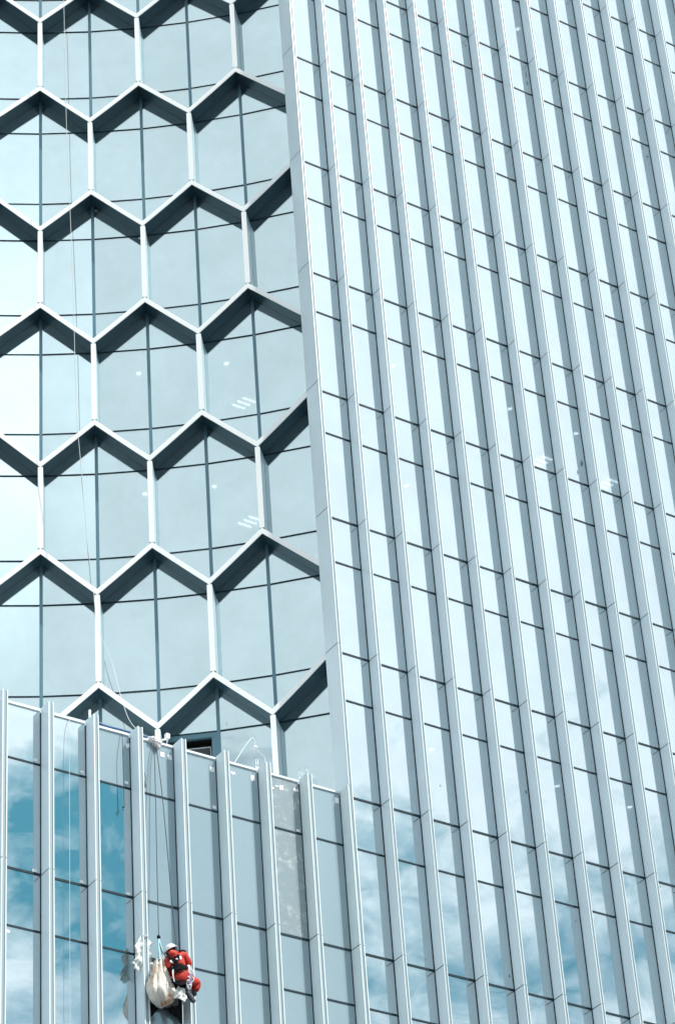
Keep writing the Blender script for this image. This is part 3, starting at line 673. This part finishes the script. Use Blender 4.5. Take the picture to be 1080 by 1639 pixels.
# seat board, cloth pouch below it, coiled gear at the hip
bs_ = thing('work_seat', 'narrow dark seat board slung under the worker', 'seat', A(286, 1576, -.66))
bm = NEW(); p = A(286.5, 1574.5, -.68); box(bm, p.x-.20, p.x+.20, p.y-.14, p.y+.16, p.z-.045, p.z-.012); bmesh.ops.bevel(bm, geom=bm.edges[:], offset=.01, segments=2); rel(obj('board', bm, BLACK), bs_)
for sx in (-.18, .18): bm = NEW(); tube(bm, [(p.x+sx, p.y, p.z-.03), A(285, 1551, -.86)], .009, 6); rel(obj('sling', bm, BLACK), bs_)
bm = NEW(); px_sheet(bm, [(284.5, 1578.5), (292, 1582), (296.5, 1586), (300, 1594), (297.5, 1600), (295, 1606), (290.5, 1602), (283.5, 1598.5), (276.8, 1599), (279, 1590)], -.70, .05)
tag(obj('cloth_pouch', bm, SHEET), 'square of white sheet hanging under the worker seat', 'cloth')
bm = NEW()
for j in range(9):
    c_ = A(303+random.uniform(-2, 3), 1556+j*3.0, -.80); a1 = random.uniform(.04, .07); ph = random.uniform(0, 3)
    tube(bm, [c_+Vector((a1*math.cos(k/10*6.283+ph), .03*math.sin(k/10*6.283*2), a1*1.3*math.sin(k/10*6.283+ph))) for k in range(11)], .014, 6, mi=j % 2, caps=False)
tag(obj('rope_coil', bm, [SHEET, mat('lilac_rope', (.45, .36, .55), .8)]), 'white and lilac rope coil clipped at the worker hip', 'rope coil')
bm = NEW(); c_ = A(301.5, 1549.5, -.76); bmesh.ops.create_cone(bm, cap_ends=True, segments=16, radius1=.05, radius2=.04, depth=.10, matrix=Matrix.Translation(c_)); crumple(bm, c_+Vector((.02, 0, -.06)), .05, .04, .04, seed=3, sub=2)
tag(obj('rope_grab', bm, WHITE), 'white rope grab device in front of the worker right elbow', 'tool')

# black crumpled sheet filling the dark area behind the sack
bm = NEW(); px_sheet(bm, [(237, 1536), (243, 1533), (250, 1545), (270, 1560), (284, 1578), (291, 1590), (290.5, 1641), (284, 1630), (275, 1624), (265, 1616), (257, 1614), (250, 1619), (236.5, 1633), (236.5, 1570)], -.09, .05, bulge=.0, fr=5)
tag(obj('dark_sheet', bm, mat('black_sheet', (.012, .014, .017), .75, spec=.15, bump=.5, bscale=12)), 'black sheet filling the dark area between the woven sack and the grey glass', 'dark_sheet')

# marks on the finned facade: dirt smudges, and interior shapes reduced to spots
MARK = mat('mark_grey', (.13, .22, .27), .8)
for gx, gy, gw, gh in ((931, 742, 3.5, 12), (925, 756, 3, 8), (842, 118, 1.6, 14), (844, 132, 1.4, 9), (1022, 212, 1.4, 12), (1029, 236, 1.6, 10), (1036, 250, 2.4, 5), (745, 72, 2, 6), (603, 470, 2, 5), (747, 505, 2.4, 3),
                       (886, 127, 2, 5), (1068, 213, 2, 6), (842, 1268, 2, 5), (934, 1475, 1.6, 2), (921, 1475, 1.6, 2), (1056, 1420, 1.6, 3), (681, 1535, 2, 3), (815, 1563, 1.6, 4), (705, 1258, 1.4, 3)):
    p = at(gx, gy, .0005); bm = NEW(); n_ = 14
    P = [(p.x+math.cos(k/n_*6.283)*gw/75*random.uniform(.5, 1.15), p.y-.002, p.z+math.sin(k/n_*6.283)*gh/90*random.uniform(.6, 1.1)) for k in range(n_)]
    prism(bm, P, Vector((0, .0015, 0))); obj('facade_mark', bm, MARK, tower)
